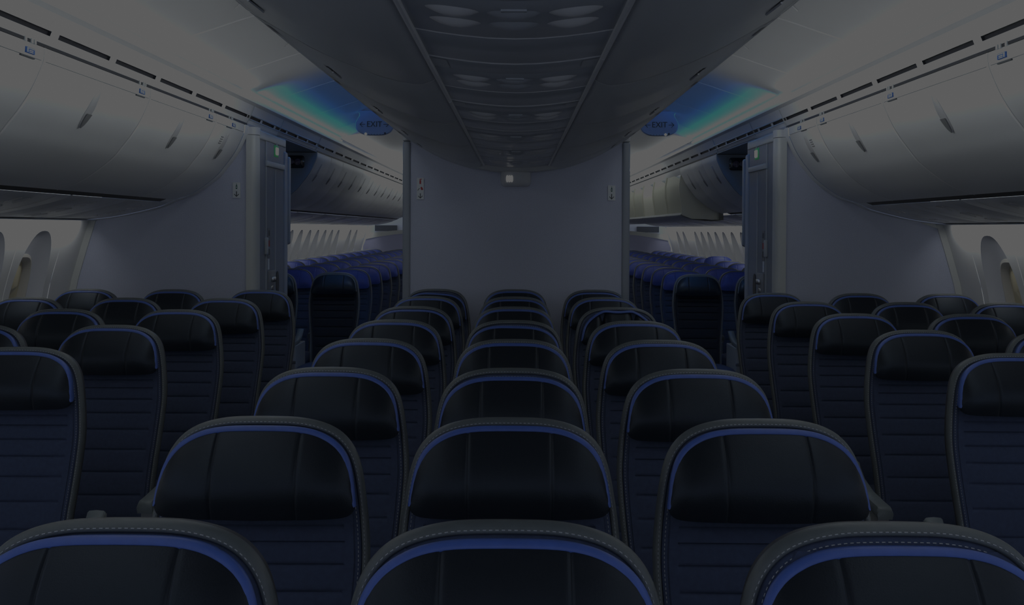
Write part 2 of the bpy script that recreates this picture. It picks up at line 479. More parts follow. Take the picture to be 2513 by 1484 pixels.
# ------------------------------------------------------------------ window walls
def sup(n, a, b, p, top=True):
    out = []
    for k in range(n):
        t = 2 * math.pi * k / n
        c, s_ = math.cos(t), math.sin(t)
        out.append((a * math.copysign(abs(c) ** (2 / p), c), b * math.copysign(abs(s_) ** (2 / p), s_)))
    return out
NR = 56
wn = 0
def window_module(mbw, mbr, s, yc, pitch, z0=.55, z1=1.575, near=True):
    """wall patch with tapering reveal; returns window outline points"""
    global wn
    hole = []
    for k in range(NR):
        t = 2 * math.pi * k / NR; c, si = math.cos(t), math.sin(t)
        if si >= 0: y, z = .222 * math.copysign(abs(c) ** .80, c), .40 * si ** .95
        else: y, z = .222 * math.copysign(abs(c) ** .6, c), .22 * -(abs(si) ** .7)
        hole.append((y, z))
    zc = 1.105
    rect = []
    for (y, z) in hole:
        if abs(y) < 1e-6: k_ = (z1 - zc) / z if z > 0 else (z0 - zc) / z
        else:
            k_ = (pitch / 2) / abs(y)
            if z > 0: k_ = min(k_, (z1 - zc) / z)
            if z < 0: k_ = min(k_, (z0 - zc) / z)
        rect.append((y * k_, z * k_))
    # snap nearest samples to the corners
    for cy in (-1, 1):
        for cz in (z0 - zc, z1 - zc):
            j = min(range(NR), key=lambda q: (rect[q][0] - cy * pitch / 2) ** 2 + (rect[q][1] - cz) ** 2)
            rect[j] = (cy * pitch / 2, cz)
    win = sup(NR, .158, .240, 3.2)
    wz = 1.12
    R = [[], [], [], []]
    for k in range(NR):
        y, z = rect[k]; R[0].append((s * wx(zc + z), yc + y, zc + z))
    for f in (.72, .42, .18, .05):
        L = []
        for k in range(NR):
            y = hole[k][0] + (rect[k][0] - hole[k][0]) * f; z = zc + hole[k][1] + (rect[k][1] - hole[k][1]) * f
            L.append((s * wx(z), yc + y, z))
        R.append(L)
    Hh = [(s * wx(zc + z), yc + y, zc + z) for y, z in hole]
    mbw.rings([R[0]] + R[4:] + [Hh], True)
    rings = [Hh]
    for f, d in ((.08, .02), (.35, .05), (.7, .072), (1.0, .082)):
        L = []
        for k in range(NR):
            y = hole[k][0] * (1 - f) + win[k][0] * f; z = (zc + hole[k][1]) * (1 - f) + (wz + win[k][1]) * f
            L.append((s * (wx(z) + d), yc + y, z))
        rings.append(L)
    mbr.rings(rings, True)
    wn += 1
    # window: rim + pane + half drawn shade
    mb = MB(); rr = []
    for f, d in ((1.06, .078), (1.04, .072), (.97, .072), (.93, .085), (.90, .12)):
        rr.append([(s * (wx(wz + win[k][1]) + d), yc + win[k][0] * f, wz + win[k][1] * f) for k in range(NR)])
    mb.rings(rr, True)
    w = struct(mb.build('window_%d' % wn, 'window_rim'))
    mb = MB(); mb.rings([[(s * (wx(wz + win[k][1]) + .119), yc + win[k][0] * f, wz + win[k][1] * f) for k in range(NR)] for f in (.92, .3)], True, False, True)
    mb.build('shade', 'shade', w)
for s in (-1, 1):
    mbw = MB(); mbr = MB()
    for k in range(5):
        window_module(mbw, mbr, s, 6.425 - .595 * k, .595)
    mbw.rings([[(s * wx(z), y, z) for z in (1.575, 1.4, 1.2, 1.0, .8, .55)] for y in (6.7225, 7.05)], False)
    mbw.rings([[(s * wx(z), y, z) for z in (.55, .3, 0)] for y in (3.7475, 7.05)], False)
    mbw.rings([[(s * wx(z), y, z) for z in (1.575, 1.4, 1.2, 1.0, .8, .55, .3, 0)] for y in (Y0, 3.7475)], False)
    w = struct(mbw.build('wall_' + side_name[s], 'sidewall'))
    mbr.build('window_reveal', 'reveal', w)
    # wall panel joints
    for k in range(4):
        mb = MB(); y = 6.1275 - .595 * k
        if k % 2 == 0:
            mb.tube([(s * (wx(z) - .001), y, z) for z in (1.56, 1.45, 1.35, 1.25, 1.15, 1.0, .8)], .003, 5); trim(mb, 'seamline')
    # aft walls
    mbw = MB(); mbr = MB()
    ya = [13.8 + .585 * k - .28 for k in range(7)] + [18.25, 18.95]
    for y in ya:
        window_module(mbw, mbr, s, y, .585)
    edges = [(ya[6] + .2925, 18.25 - .2925), (18.25 + .2925, 18.95 - .2925), (18.95 + .2925, YR), (7.9, ya[0] - .2925)]
    for a, b in edges:
        mbw.rings([[(s * wx(z), y, z) for z in (1.575, 1.4, 1.2, 1.0, .8, .55)] for y in (a, b)], False)
    mbw.rings([[(s * wx(z), y, z) for z in (.55, .3, 0)] for y in (7.9, YR)], False)
    w = struct(mbw.build('wall_aft_' + side_name[s], 'sidewall'))
    mbr.build('window_reveal', 'reveal', w)

# ------------------------------------------------------------------ partitions, closets, centre divider
def placard(x, y, z, w, h, icons, label):
    root = empty('wall_placard', (x, y, z)); tag(root, label, 'sign')
    mb = MB(); mb.box(-w / 2, w / 2, -.003, .0, -h / 2, h / 2); mb.build('plate', 'placard', root, smooth=False)
    n = len(icons); ch = h / n
    for i, ic in enumerate(icons):
        zc = h / 2 - ch * (i + .5); u = ch / 2
        mb = MB()
        def flat(pts):
            mb.rings([[(a, -.004, zc + b) for a, b in pts], [(a, -.0025, zc + b) for a, b in pts]], True, True, True)
        if ic == 'arrow':
            t = u * .12
            flat([(-t, u * .7), (t, u * .7), (t, -u * .55), (-t, -u * .55)])
            flat([(0, -u * .75), (-u * .62, -u * .12), (-u * .62, u * .12), (0, -u * .48)])
            flat([(0, -u * .75), (u * .62, -u * .12), (u * .62, u * .12), (0, -u * .48)])
            mb.build('arrow', 'ink', root, smooth=False)
        elif ic == 'bottle':
            flat([(-.22 * u, -.5 * u), (-.14 * u, -.68 * u), (.14 * u, -.68 * u), (.22 * u, -.5 * u), (.22 * u, .05 * u), (.08 * u, .3 * u), (.05 * u, .7 * u), (-.05 * u, .7 * u), (-.08 * u, .3 * u), (-.22 * u, .05 * u)])
            mb.build('bottle_icon', 'ink_green', root, smooth=False)
            mb = MB(); flat([(-.15 * u, -.35 * u), (.15 * u, -.35 * u), (.15 * u, -.12 * u), (-.15 * u, -.12 * u)])
            for q in range(len(mb.v)): mb.v[q] = (mb.v[q][0], mb.v[q][1] - .001, mb.v[q][2])
            mb.build('bottle_band', 'placard', root, smooth=False)
        elif ic == 'extinguisher':
            flat([(-.24 * u, -.7 * u), (.20 * u, -.7 * u), (.20 * u, .3 * u), (-.02 * u, .45 * u), (-.24 * u, .3 * u)])
            flat([(-.30 * u, .48 * u), (.0 * u, .48 * u), (.5 * u, .62 * u), (.5 * u, .74 * u), (-.10 * u, .72 * u)])
            mb.build('extinguisher_icon', 'ink_red', root, smooth=False)
        elif ic == 'hood':
            flat([(.0, .15 * u), (.2 * u, .5 * u), (.5 * u, .45 * u), (.65 * u, .1 * u), (.8 * u, -.1 * u), (.6 * u, -.45 * u), (.3 * u, -.3 * u), (.1 * u, -.4 * u), (.2 * u, -.05 * u)])
            mb.build('hood_icon', 'ink_red', root, smooth=False)
            mb = MB(); flat([(-.85 * u, -.5 * u), (-.3 * u, .2 * u), (-.1 * u, .05 * u), (-.3 * u, -.15 * u), (-.6 * u, -.55 * u)])
            mb.build('hand_icon', 'gray_panel', root, smooth=False)
    return root
def px(p, y): return (p - 1269.5) * y / F
def pz(p, y): return H + (561 - p) * y / F

for s in (-1, 1):
    nm = side_name[s]
    # partition panel, clipped to the bin profile and the wall
    top = [(1.67, .60)] + BIN[3:] + PSUS
    pts = [(s * 1.66, YP, 0)] + [(s * 1.66, YP, H + .60)] + [(s * x, YP, H + z + .012) for x, z in top] + [(s * (wx(z)), YP, z) for z in (1.57, 1.4, 1.2, 1.0, .8, .55, .3, 0)]
    root = empty('cabin_partition'); tag(root, 'blue grey fabric partition wall on the %s side below the curved bin' % nm, 'partition')
    mb = MB(); mb.poly(pts, (0, .04, 0), None); mb.build('panel', 'partition', root, smooth=False)
    # light edge strip beside the windows
    L = [(wx(z) - .022 - .02 * (z < 1.2) * 0, z) for z in (1.565, 1.4, 1.2, 1.0, .8)]
    mb = MB(); mb.rings([[(s * (x - .018), YP - .012, z), (s * (x + .026), YP - .014, z), (s * (x + .03), YP + .01, z), (s * (x - .018), YP + .005, z)] for x, z in L], True, True, True)
    mb.build('edge_strip', 'post', root)
    if s > 0:
        mb = MB(); mb.poly([(2.52, YP - .01, H + .050), (2.66, YP - .01, H + .040), (2.655, YP - .01, H + .006)], (0, .01, 0), None); mb.build('corner_gusset', 'post', root, smooth=False)
    # closet behind the partition
    root = empty('closet'); tag(root, 'slate grey closet with corner post beside the %s aisle' % nm, 'closet')
    xs = s * 1.62
    mb = MB(); mb.box(min(xs, s * 2.6), max(xs, s * 2.6), YP + .04, 7.93, 0, H + .565); mb.build('body', 'closet', root, smooth=False)
    # rounded corner post
    ring = []
    for k in range(9):
        a = math.pi / 2 * k / 8
        ring.append((s * (1.652 - .036 * math.sin(a)), YP + .03 - .05 * math.cos(a)))
    ring = [(s * 1.682, YP - .02), (s * 1.682, YP + .06)] [:1] + ring + [(s * 1.616, YP + .07), (s * 1.682, YP + .07)]
    mb = MB(); mb.rings([[(x, y, z) for x, y in ring] for z in (0, H + .575)], True, True, True); mb.build('corner_post', 'post', root)
    mb = MB()
    rr = [(s * 1.649 + (x - s * 1.649) * 1.05, YP + .02 + (y - YP - .02) * 1.05) for x, y in ring]
    mb.rings([[(x, y, z) for x, y in rr] for z in (H + .578, H + .625)], True, True, True); mb.build('post_cap', 'fairing', root)
    # top trim, upright seams
    xo = s * 1.612
    mb = MB()
    mb.box(min(xo, s * 1.64), max(xo, s * 1.64), YP + .06, 7.90, H + .555, H + .612, .008)
    mb.build('top_trim', 'closet_trim', root)
    mb = MB(); mb.box(min(s * 1.609, s * 1.66), max(s * 1.609, s * 1.66), 7.84, 7.96, 0, H + .53, .018); mb.build('edge_post', 'post_blue', root)
    mb = MB(); mb.box(min(s * 1.600, s * 1.66), max(s * 1.600, s * 1.66), 7.95, 8.02, H - .12, H + .50, .016); mb.build('assist_handle', 'post_blue', root)
    def wallbox(name, ya, yb, za, zb, mt, t=.006, bev=0, par=root):
        mb = MB(); x0, x1 = sorted((s * (1.62 - t), s * 1.622)); mb.box(x0, x1, ya, yb, H + za, H + zb, bev)
        return mb.build(name, mt, par, smooth=bev > 0)
    wallbox('upper_panel', 7.30, 7.83, .435, .555, 'closet', .005)
    wallbox('panel_seam', 7.296, 7.302, .30, .56, 'closet_trim', .007)
    door = wallbox('door', 7.30, 7.83, -1.5, .395, 'closet', .004)
    wallbox('door_edge', 7.555, 7.565, -1.5, .385, 'closet_trim', .009, par=door)
    wallbox('door_edge', 7.297, 7.303, -1.5, .385, 'closet_trim', .006, par=door)
    wallbox('header_strip', 7.29, 7.83, .395, .432, 'closet_trim', .016, .004)
    # indicator lamp; its green halo is a glowing box around the core
    g = wallbox('lamp_halo', 7.525, 7.650, .472, .550, 'glow_green', .008, .003)
    wallbox('lamp_core', 7.57, 7.63, .487, .535, 'glow_white', .014, .004, par=g)
    wallbox('lamp_cord', 7.598, 7.604, .543, .57, 'closet_trim', .01)
    # placards, handle and lock
    pl = wallbox('door_placard', 7.335, 7.41, -.20, -.005, 'gray_panel', .0065)
    for (a, b, mt) in ((-.055, -.02, 'ink'), (-.125, -.085, 'ink_red'), (-.18, -.14, 'ink')):
        o = wallbox('placard_mark', 7.355, 7.39, a, b, mt, .0075, par=pl)
    wallbox('small_placard', 7.345, 7.385, -.275, -.205, 'placard', .0065)
    wallbox('door_pull', 7.27, 7.30, -.175, -.065, 'closet_trim', .02, .006)
    k = wallbox('lock_plate', 7.34, 7.555, -.475, -.285, 'gray_panel', .010, .002)
    wallbox('lock_knob', 7.42, 7.49, -.36, -.325, 'steel', .03, .008, par=k)
    wallbox('lock_window', 7.42, 7.475, -.42, -.385, 'steel', .014, .002, par=k)
    mb = MB()
    c = [(7.62 + .045 * math.cos(t), -.38 + .085 * math.sin(t)) for t in [2 * math.pi * q / 20 for q in range(20)]]
    mb.rings([[(s * 1.612, y, H + z) for y, z in c], [(s * 1.609, y, H + z) for y, z in c]], True, True, True)
    mb.build('recessed_pull', 'slot', root)
    # soffit over the door passage and the end panel of the aft bins
    mb = MB(); mb.box(min(s * 1.672, s * 2.8), max(s * 1.672, s * 2.8), 7.93, YA + .1, H + .632, H + .66)
    mb.box(min(s * 2.8, s * 2.85), max(s * 2.8, s * 2.85), 7.9, YA + .1, 0, H + .66)
    trim(mb, 'unlit_wall', smooth=False)
    full = BIN + [(2.12, .160)] + PSUS
    mb = MB(); pts = [(s * x, YA, H + z) for x, z in full] + [(s * 2.8, YA, H + .041), (s * 2.8, YA, H + .632)]
    mb.poly(pts, (0, .03, 0), None); trim(mb, 'unlit_wall', smooth=False)
    mb = MB(); mb.box(min(s * 1.68, s * 2.5), max(s * 1.68, s * 2.5), YA - .012, YA - .001, H + .627, H + .634); trim(mb, 'dark_gap', smooth=False)
    # dark video camera box on the end panel
    cx = s * 1.842; cz = H + .548
    root = empty('monitor_box', (cx, YA - .002, cz)); tag(root, 'black rounded camera box on the bin end behind the %s closet' % nm, 'camera')
    mb = MB(); mb.box(-.072, .072, -.05, 0, -.054, .054, .022); mb.build('housing', 'black_gloss', root)
    for (dx, dz, r, mt) in ((-.02 * s, -.002, .026, 'lens_glass'), (.030 * s, .0, .020, 'lens_glass')):
        mb = MB(); c = [2 * math.pi * q / 20 for q in range(20)]
        mb.rings([[(dx + r * f * math.cos(t), -.049 - d, dz + r * f * math.sin(t)) for t in c] for f, d in ((1, 0), (1, .008), (.8, .010), (.5, .014), (.1, .016))], True, False, True)
        mb.build('lens', mt, root)

# centre divider
root = empty('center_divider'); tag(root, 'wide blue grey fabric divider wall behind the centre seat block', 'partition')
mb = MB(); mb.box(-.655, .655, 7.0, 7.06, 0, H + .70); mb.build('panel', 'partition', root, smooth=False)
for s in (-1, 1):
    mb = MB(); a, b = sorted((s * .655, s * .704)); mb.box(a, b, 6.985, 7.075, 0, H + .538, .014); mb.build('edge_post', 'post_blue', root)
    mb = MB(); mb.box(a - .0, b + .0, 6.983, 7.077, H + .540, H + .60, .006); mb.build('post_cap', 'center_bin', root)
# lit lavatory sign box under the bin end
root = empty('lavatory_sign', (px(1268, 6.99), 6.995, pz(440, 6.99))); tag(root, 'small pale rounded box with lit icon on the centre divider below the bin', 'sign')
mb = MB(); rs = []
for zf, wf, dd in ((.055, .094, .075), (.0, .094, .078), (-.025, .092, .076), (-.038, .086, .068), (-.044, .076, .055), (-.046, .06, .03)):
    ring = []
    for k in range(17):
        a = math.pi * k / 16
        ring.append((-wf * math.copysign(abs(math.cos(a)) ** .45, math.cos(a)), -dd * abs(math.sin(a)) ** .55, zf))
    rs.append(ring)
mb.rings(rs, False, False, True); mb.build('housing', 'box_lamp', root)
for q, dx in enumerate((-.052, -.038, -.024)):
    mb = MB(); c = [2 * math.pi * i / 14 for i in range(14)]
    mb.rings([[(dx + .0065 * math.cos(t) , -.0795 + d, .0 + .021 * math.sin(t)) for t in c] for d in (0.004, -.001)], True, True, True)
    mb.build('lit_icon', 'glow_icon', root)

placard(px(1034, 6.99), 6.997, pz(464, 6.99), 17 * 6.99 / F, 53 * 6.99 / F, ['extinguisher', 'hood', 'arrow'], 'placard with red extinguisher, red hood icon and arrow on the centre divider')
placard(px(1503.5, 6.99), 6.997, pz(474 - 2, 6.99), 18 * 6.99 / F, 37 * 6.99 / F, ['bottle', 'arrow'], 'placard with green bottle and arrow at the right of the centre divider')
placard(px(583, 7.04), 7.047, pz(466 + 4, 7.04), 19 * 7.04 / F, 38 * 7.04 / F, ['bottle', 'arrow'], 'placard with green bottle and arrow on the left partition beside the post')

# ------------------------------------------------------------------ exit signs
def text_mesh(body, size, m_, parent, name, depth=.002):
    cu = bpy.data.curves.new('lettering', 'FONT'); cu.body = body; cu.size = size; cu.align_x = 'CENTER'; cu.align_y = 'CENTER'; cu.extrude = depth
    t = bpy.data.objects.new('lettering', cu); COL.objects.link(t)
    dg = bpy.context.evaluated_depsgraph_get()
    me = bpy.data.meshes.new_from_object(t.evaluated_get(dg))
    bpy.data.objects.remove(t); 
    me.materials.clear(); me.materials.append(MATS[m_])
    o = bpy.data.objects.new(name, me); COL.objects.link(o); o.parent = parent
    o.rotation_euler = (math.pi / 2, 0, 0)
    return o
for s, pxc, pyc in ((-1, 921, 306), (1, 1618, 309)):
    y = 8.95; k = y / F
    root = empty('exit_sign', (px(pxc, y), y, pz(pyc - (3 if s > 0 else -2), y)))
    tag(root, 'blue lit oval EXIT sign with arrows hanging over the %s aisle' % side_name[s], 'sign')
    half = [(0, 34), (40, 34), (38, 28), (37, 22), (43, 12), (47, 2), (46, -8), (40, -17), (30, -23), (18, -26), (0, -26.5)]
    hp = smooth_path(half, 3)
    outl = [(a * k, b * k) for a, b in hp] + [(-a * k, b * k) for a, b in reversed(hp[1:-1])]
    mb = MB()
    n = len(outl)
    mb.rings([[(x * f, d, z * f) for x, z in outl] for f, d in ((.96, -.022), (1, -.016), (1, .016), (.96, .022))], True, True, True)
    mb.build('housing', 'sign_face', root)
    o = text_mesh('EXIT', 19.5 * k, 'ink', root, 'lettering'); o.location = (0, -.023, 0); o.scale = (.95, 1, 1)
    for q in (-1, 1):
        mb = MB()
        def flat(pts): mb.rings([[(a * k, d, b * k) for a, b in pts] for d in (-.0245, -.0215)], True, True, True)
        flat([(q * 22, .6), (q * 35, .6), (q * 35, -.6), (q * 22, -.6)])
        flat([(q * 36, 0), (q * 29.5, 6.5), (q * 28.5, 5.7), (q * 34, 0)])
        flat([(q * 36, 0), (q * 29.5, -6.5), (q * 28.5, -5.7), (q * 34, 0)])
        mb.build('arrow', 'ink', root, smooth=False)
    mb = MB()
    for q in range(-3, 4):
        mb.box(q * 7 * k - .003, q * 7 * k + .003, -.023, -.018, -24.8 * k, -23.6 * k)
    mb.build('vent_dots', 'ink', root, smooth=False)
    for q, mt in ((-21 if s < 0 else 15, 'glow_white'), (26 if s < 0 else 23, 'ink')):
        mb = MB(); c = [2 * math.pi * i / 14 for i in range(14)]
        zb = -23.5 if mt == 'glow_white' else -21.5
        mb.rings([[(q * k + 2.6 * k * f * math.cos(t), -.020 - d, zb * k + 2.6 * k * f * math.sin(t)) for t in c] for f, d in ((1, 0), (.9, .006), (.3, .008))], True, False, True)
        mb.build('lamp' if mt == 'glow_white' else 'sensor', mt, root)

# ------------------------------------------------------------------ aft cabin bins
for s in (-1, 1):
    y = YA + .03; i = 0
    while y < 19.9:
        closed = s < 0 or y < 11.5
        w = .70 if closed else 1.16
        y1 = min(y + w, 20.1)
        if closed:
            side_bin(s, y, y1, (y + y1) / 2 - .06, 'white overhead bin beyond the %s closet, %s along the aft row' % (side_name[s], ordn[i]), 'closed overhead bins of the aft cabin', False)
        else:
            root = empty('open_bin'); tag(root, 'open cream overhead bin beyond the right closet, %s of the open row' % ordn[i - 3], 'overhead bin', 'open overhead bins of the aft cabin')
            side = smooth_path([(1.695, .150), (1.690, .25), (1.672, .36), (1.668, .47), (1.69, .60)], 3)
            poly = side + [(2.12, .60), (2.12, .10), (1.80, .11)]
            for yy, tt in ((y + .02, .018), (y1 - .04, .018)):
                mb = MB(); mb.poly([(x, yy, H + z) for x, z in poly], (0, tt, 0), None); mb.build('side_wall', 'cream', root, smooth=False)
            mb = MB(); mb.box(2.08, 2.12, y, y1, H + .10, H + .62); mb.build('back_wall', 'bin_inside_shade', root, smooth=False)
            mb = MB(); fs = [q for q in side if q[1] < .56]
            rr = []
            for k in range(9):
                f = k / 8; yq = y + .03 + (y1 - y - .05) * f; zt = min(.60, .515 + .12 * f)
                rr.append([(interp(sorted([(b, a) for a, b in side]), .15 + (zt - .15) * q / 10) + .010, yq, H + .15 + (zt - .15) * q / 10) for q in range(11)])
            mb.rings(rr, False); mb.build('bucket_front', ['olive', 'cream', 'olive', 'olive'][i % 4], root)
            mb = MB(); mb.rings([[(x, yq, H + z) for x, z in ((1.685, .172), (1.683, .150), (1.70, .138), (1.80, .105), (2.0, .085), (2.14, .10))] for yq in (y + .015, y1 - .015)], False)
            mb.rings([[(x, yq, H + z) for x, z in ((1.693, .172), (1.693, .158), (1.80, .122), (2.0, .10), (2.14, .11))] for yq in (y + .015, y1 - .015)], False)
            mb.build('bucket', 'bin_white', root)
            mb = MB(); mb.rings([[(x, yq, H + z) for x, z in ((1.674, .632), (1.678, .60), (1.70, .565), (1.71, .60))] for yq in (y, y1)], True, True, True); mb.build('header', 'bin_white', root)
            mb = MB(); mb.tube([(1.71, y + .05, H + .60), (1.95, y + .05, H + .50), (2.0, y + .05, H + .52), (1.74, y + .05, H + .62)], .012, 5); mb.build('pivot_arm', 'gray_panel', root)
        y = y1; i += 1
    # service panels of the aft cabin
    y = YA + .03; i = 0
    while y < 20.0:
        y1 = min(y + 1.57, 20.1)
        root = empty('service_panel'); tag(root, 'grey service panel under the aft bins on the %s, %s beyond the closet' % (side_name[s], ordn[i]), 'service panel', 'service panels of the aft cabin')
        mb = MB(); mb.rings([[(s * x, q, H + z) for x, z in pp] for q, pp in ((y, offset_path(PSUS, -.004)), (y + .01, PSUS), (y1 - .01, PSUS), (y1, offset_path(PSUS, -.004)))], False)
        mb.build('panel', 'psu_side', root)
        for r in (.35, 1.13):
            mb = MB(); pth = latch_path(PSUS, .08, .40, 8); up = offset_path(pth, .006)
            mb.rings([[(s * x, y + r, H + z) for x, z in pth], [(s * x, y + r + .05, H + z) for x, z in up], [(s * x, y + r + .10, H + z) for x, z in pth]], False); mb.build('reading_light', 'lens', root)
        y = y1; i += 1
    mb = MB(); mb.rings([[(s * 2.103, y, H + .1675), (s * 2.142, y, H + .1515), (s * 2.16, y, H + .19), (s * 2.12, y, H + .20)] for y in (YA + .03, 20.1 if s < 0 else 11.3)], True, True, True)
    trim(mb, 'dark_gap', smooth=False)

# centre bins of the aft cabin (behind the divider)
mb = MB()
pf = [(-x, z) for x, z in reversed(CBIN)] + CBIN
mb.rings([[(x, y, H + z) for x, z in pf] + [(.5, y, H + .566), (-.5, y, H + .566)] for y in (YA, 20.1)], True, True, True)
trim(mb, 'center_bin')
# rear wall
mb = MB(); mb.box(-2.9, 2.9, YR + .35, YR + .4, 0, 2.7); o = struct(mb.build('wall_back', 'fairing', smooth=False))
for s in (-1, 1):
    root = empty('rear_partition'); tag(root, 'lavender rear partition with pale curved top band at the %s rear' % side_name[s], 'partition')
    pts = [(.9, 0), (2.76, 0), (2.755, 1.2), (2.70, 1.335), (2.5, 1.37), (2.2, 1.415), (1.8, 1.455), (.9, 1.50)]
    mb = MB(); mb.poly([(s * x, YR, z) for x, z in pts], (0, .05, 0), None); mb.build('panel', 'partition_aft', root, smooth=False)
    low = [(2.72, 1.325), (2.5, 1.37), (2.2, 1.415), (1.8, 1.455), (.9, 1.50)]
    hi = [(2.66, 1.44), (2.5, 1.46), (2.2, 1.485), (1.8, 1.515), (.9, 1.56)]
    mb = MB(); mb.rings([[(s * x, YR - .02, z) for x, z in low], [(s * x, YR - .02, z) for x, z in hi], [(s * x, YR + .04, z) for x, z in hi]], False); mb.build('top_band', 'post', root)
    for a, b in ((2.18, 2.58), (1.75, 2.04)):
        mb = MB(); mb.box(min(s * a, s * b), max(s * a, s * b), YR + .30, YR + .34, H - .055, H + .05); mb.build('upper_recess', 'recess', root, smooth=False)

# ------------------------------------------------------------------ seats
OUT = [(0, 0), (.06, -.0015), (.105, -.009), (.138, -.022), (.162, -.041), (.179, -.066), (.190, -.098), (.198, -.14), (.206, -.20), (.2095, -.26), (.206, -.33), (.198, -.42), (.190, -.50), (.184, -.60), (.182, -.74)]
OUTS = smooth_path(OUT, 4)
TOPZ = 1.168
REC = math.tan(math.radians(11))
def smap(x, h, d):
    """x lateral, h (negative = down) from the top of the back, d towards the sitter"""
    return (x, -d + h * REC, TOPZ + h)
right = OUTS
loop = [(-x, z) for x, z in reversed(right)] + right[1:]      # left bottom -> over the top -> right bottom
def ring_of(inset, d, hshift=0.0):
    o = offset_path(loop, -inset) if inset else loop
    return [smap(x, h, d) for x, h in o]
# orientation check: offset with negative d must move inwards
t_ = offset_path(loop, -.02)
SGN = 1 if abs(t_[len(t_) // 2][1]) > .001 and t_[len(t_) // 2][1] < 0 else -1
def ring_of(inset, d):
    o = offset_path(loop, -SGN * inset) if inset else loop
    return [smap(x, h, d) for x, h in o]
def half_w(h):
    pts = sorted([(z, x) for x, z in OUTS]); return interp(pts, h)

seat = empty('airplane_seat')
# back shell
mb = MB(); mb.rings([ring_of(.004, -.022), ring_of(.007, -.046), ring_of(.020, -.060), ring_of(.05, -.064)], False)
r = ring_of(.05, -.064); n = len(r)
k0 = len(mb.v); mb.v += r
for j in range(n // 2):
    mb.f.append((k0 + j, k0 + j + 1, k0 + n - 2 - j, k0 + n - 1 - j)) if j + 1 < n - 2 - j else None
mb.build('back_shell', 'shell', seat)
# leather border
mb = MB(); mb.rings([ring_of(.003, -.024), ring_of(.0, -.015), ring_of(.0012, -.006), ring_of(.004, .000), ring_of(.009, .003), ring_of(.0125, .002), ring_of(.0145, -.005)], False)
border = mb.build('leather_border', 'trim_leather', seat, angle=80)
mb = MB(); mb.rings([ring_of(.014, -.006), ring_of(.0155, .000), ring_of(.019, .003), ring_of(.025, .003), ring_of(.030, .001), ring_of(.034, -.008)], False)
mb.build('cushion_welt', 'fabric', seat, angle=80)
# stitching
def stitch_line(inset, d, step=.0078, L=.0042, w=.0007):
    p = offset_path(loop, -SGN * inset)
    acc = [0]
    for a, b in zip(p, p[1:]): acc.append(acc[-1] + math.hypot(b[0] - a[0], b[1] - a[1]))
    xs = list(zip(acc, [q[0] for q in p])); zs = list(zip(acc, [q[1] for q in p]))
    t = 0.02
    mb = MB()
    while t < acc[-1] - .02:
        a = (interp(xs, t), interp(zs, t)); b = (interp(xs, t + L), interp(zs, t + L))
        dx, dz = b[0] - a[0], b[1] - a[1]; l = math.hypot(dx, dz) or 1; nx, nz = -dz / l * w, dx / l * w
        v = [smap(a[0] - nx, a[1] - nz, d), smap(b[0] - nx, b[1] - nz, d), smap(b[0] + nx, b[1] + nz, d), smap(a[0] + nx, a[1] + nz, d)]
        v2 = [smap(a[0], a[1], d + .0011), smap(b[0], b[1], d + .0011)]
        mb.add(v + v2, [(0, 1, 5, 4), (3, 4, 5, 2), (0, 4, 3), (1, 2, 5)])
        t += step
    return mb
st = stitch_line(.0082, .0034); st2 = stitch_line(.0200, .0033); st.add(st2.v, st2.f)
st.build('stitching', 'thread', border, smooth=False)
# fabric back cushion with horizontal sewn channels
SEAMS = [-.160, -.197, -.226, -.266, -.314, -.372, -.442, -.52, -.60, -.68]
hs = []
for a, b in zip(SEAMS, SEAMS[1:]):
    for f in (0, .0035 / (a - b), .009 / (a - b), .3, .6, 1 - .009 / (a - b), 1 - .0035 / (a - b)):
        hs.append((a + (b - a) * f, f))
hs.append((-.73, 0))
hs = [(-.03, .5), (-.08, .5), (-.13, .5)] + hs
cols = [-1, -.985, -.95, -.90, -.88, -.6, -.3, 0, .3, .6, .88, .90, .95, .985, 1]
mb = MB(); rows = []
for h, f in hs:
    w = half_w(h) - .026
    row = []
    for u in cols:
        edge = -.008 * (abs(u) > .99) + .0 
        ch = .007 * (1 - (2 * f - 1) ** 8) if abs(u) <= .88 else .006
        if f == 0 and abs(u) <= .89: ch = -.001
        row.append(smap(u * w, h, edge + ch + .003 * (1 - u * u)))
    rows.append(row)
mb.rings(rows, False)
mb.build('back_cushion', 'fabric', seat, angle=60)
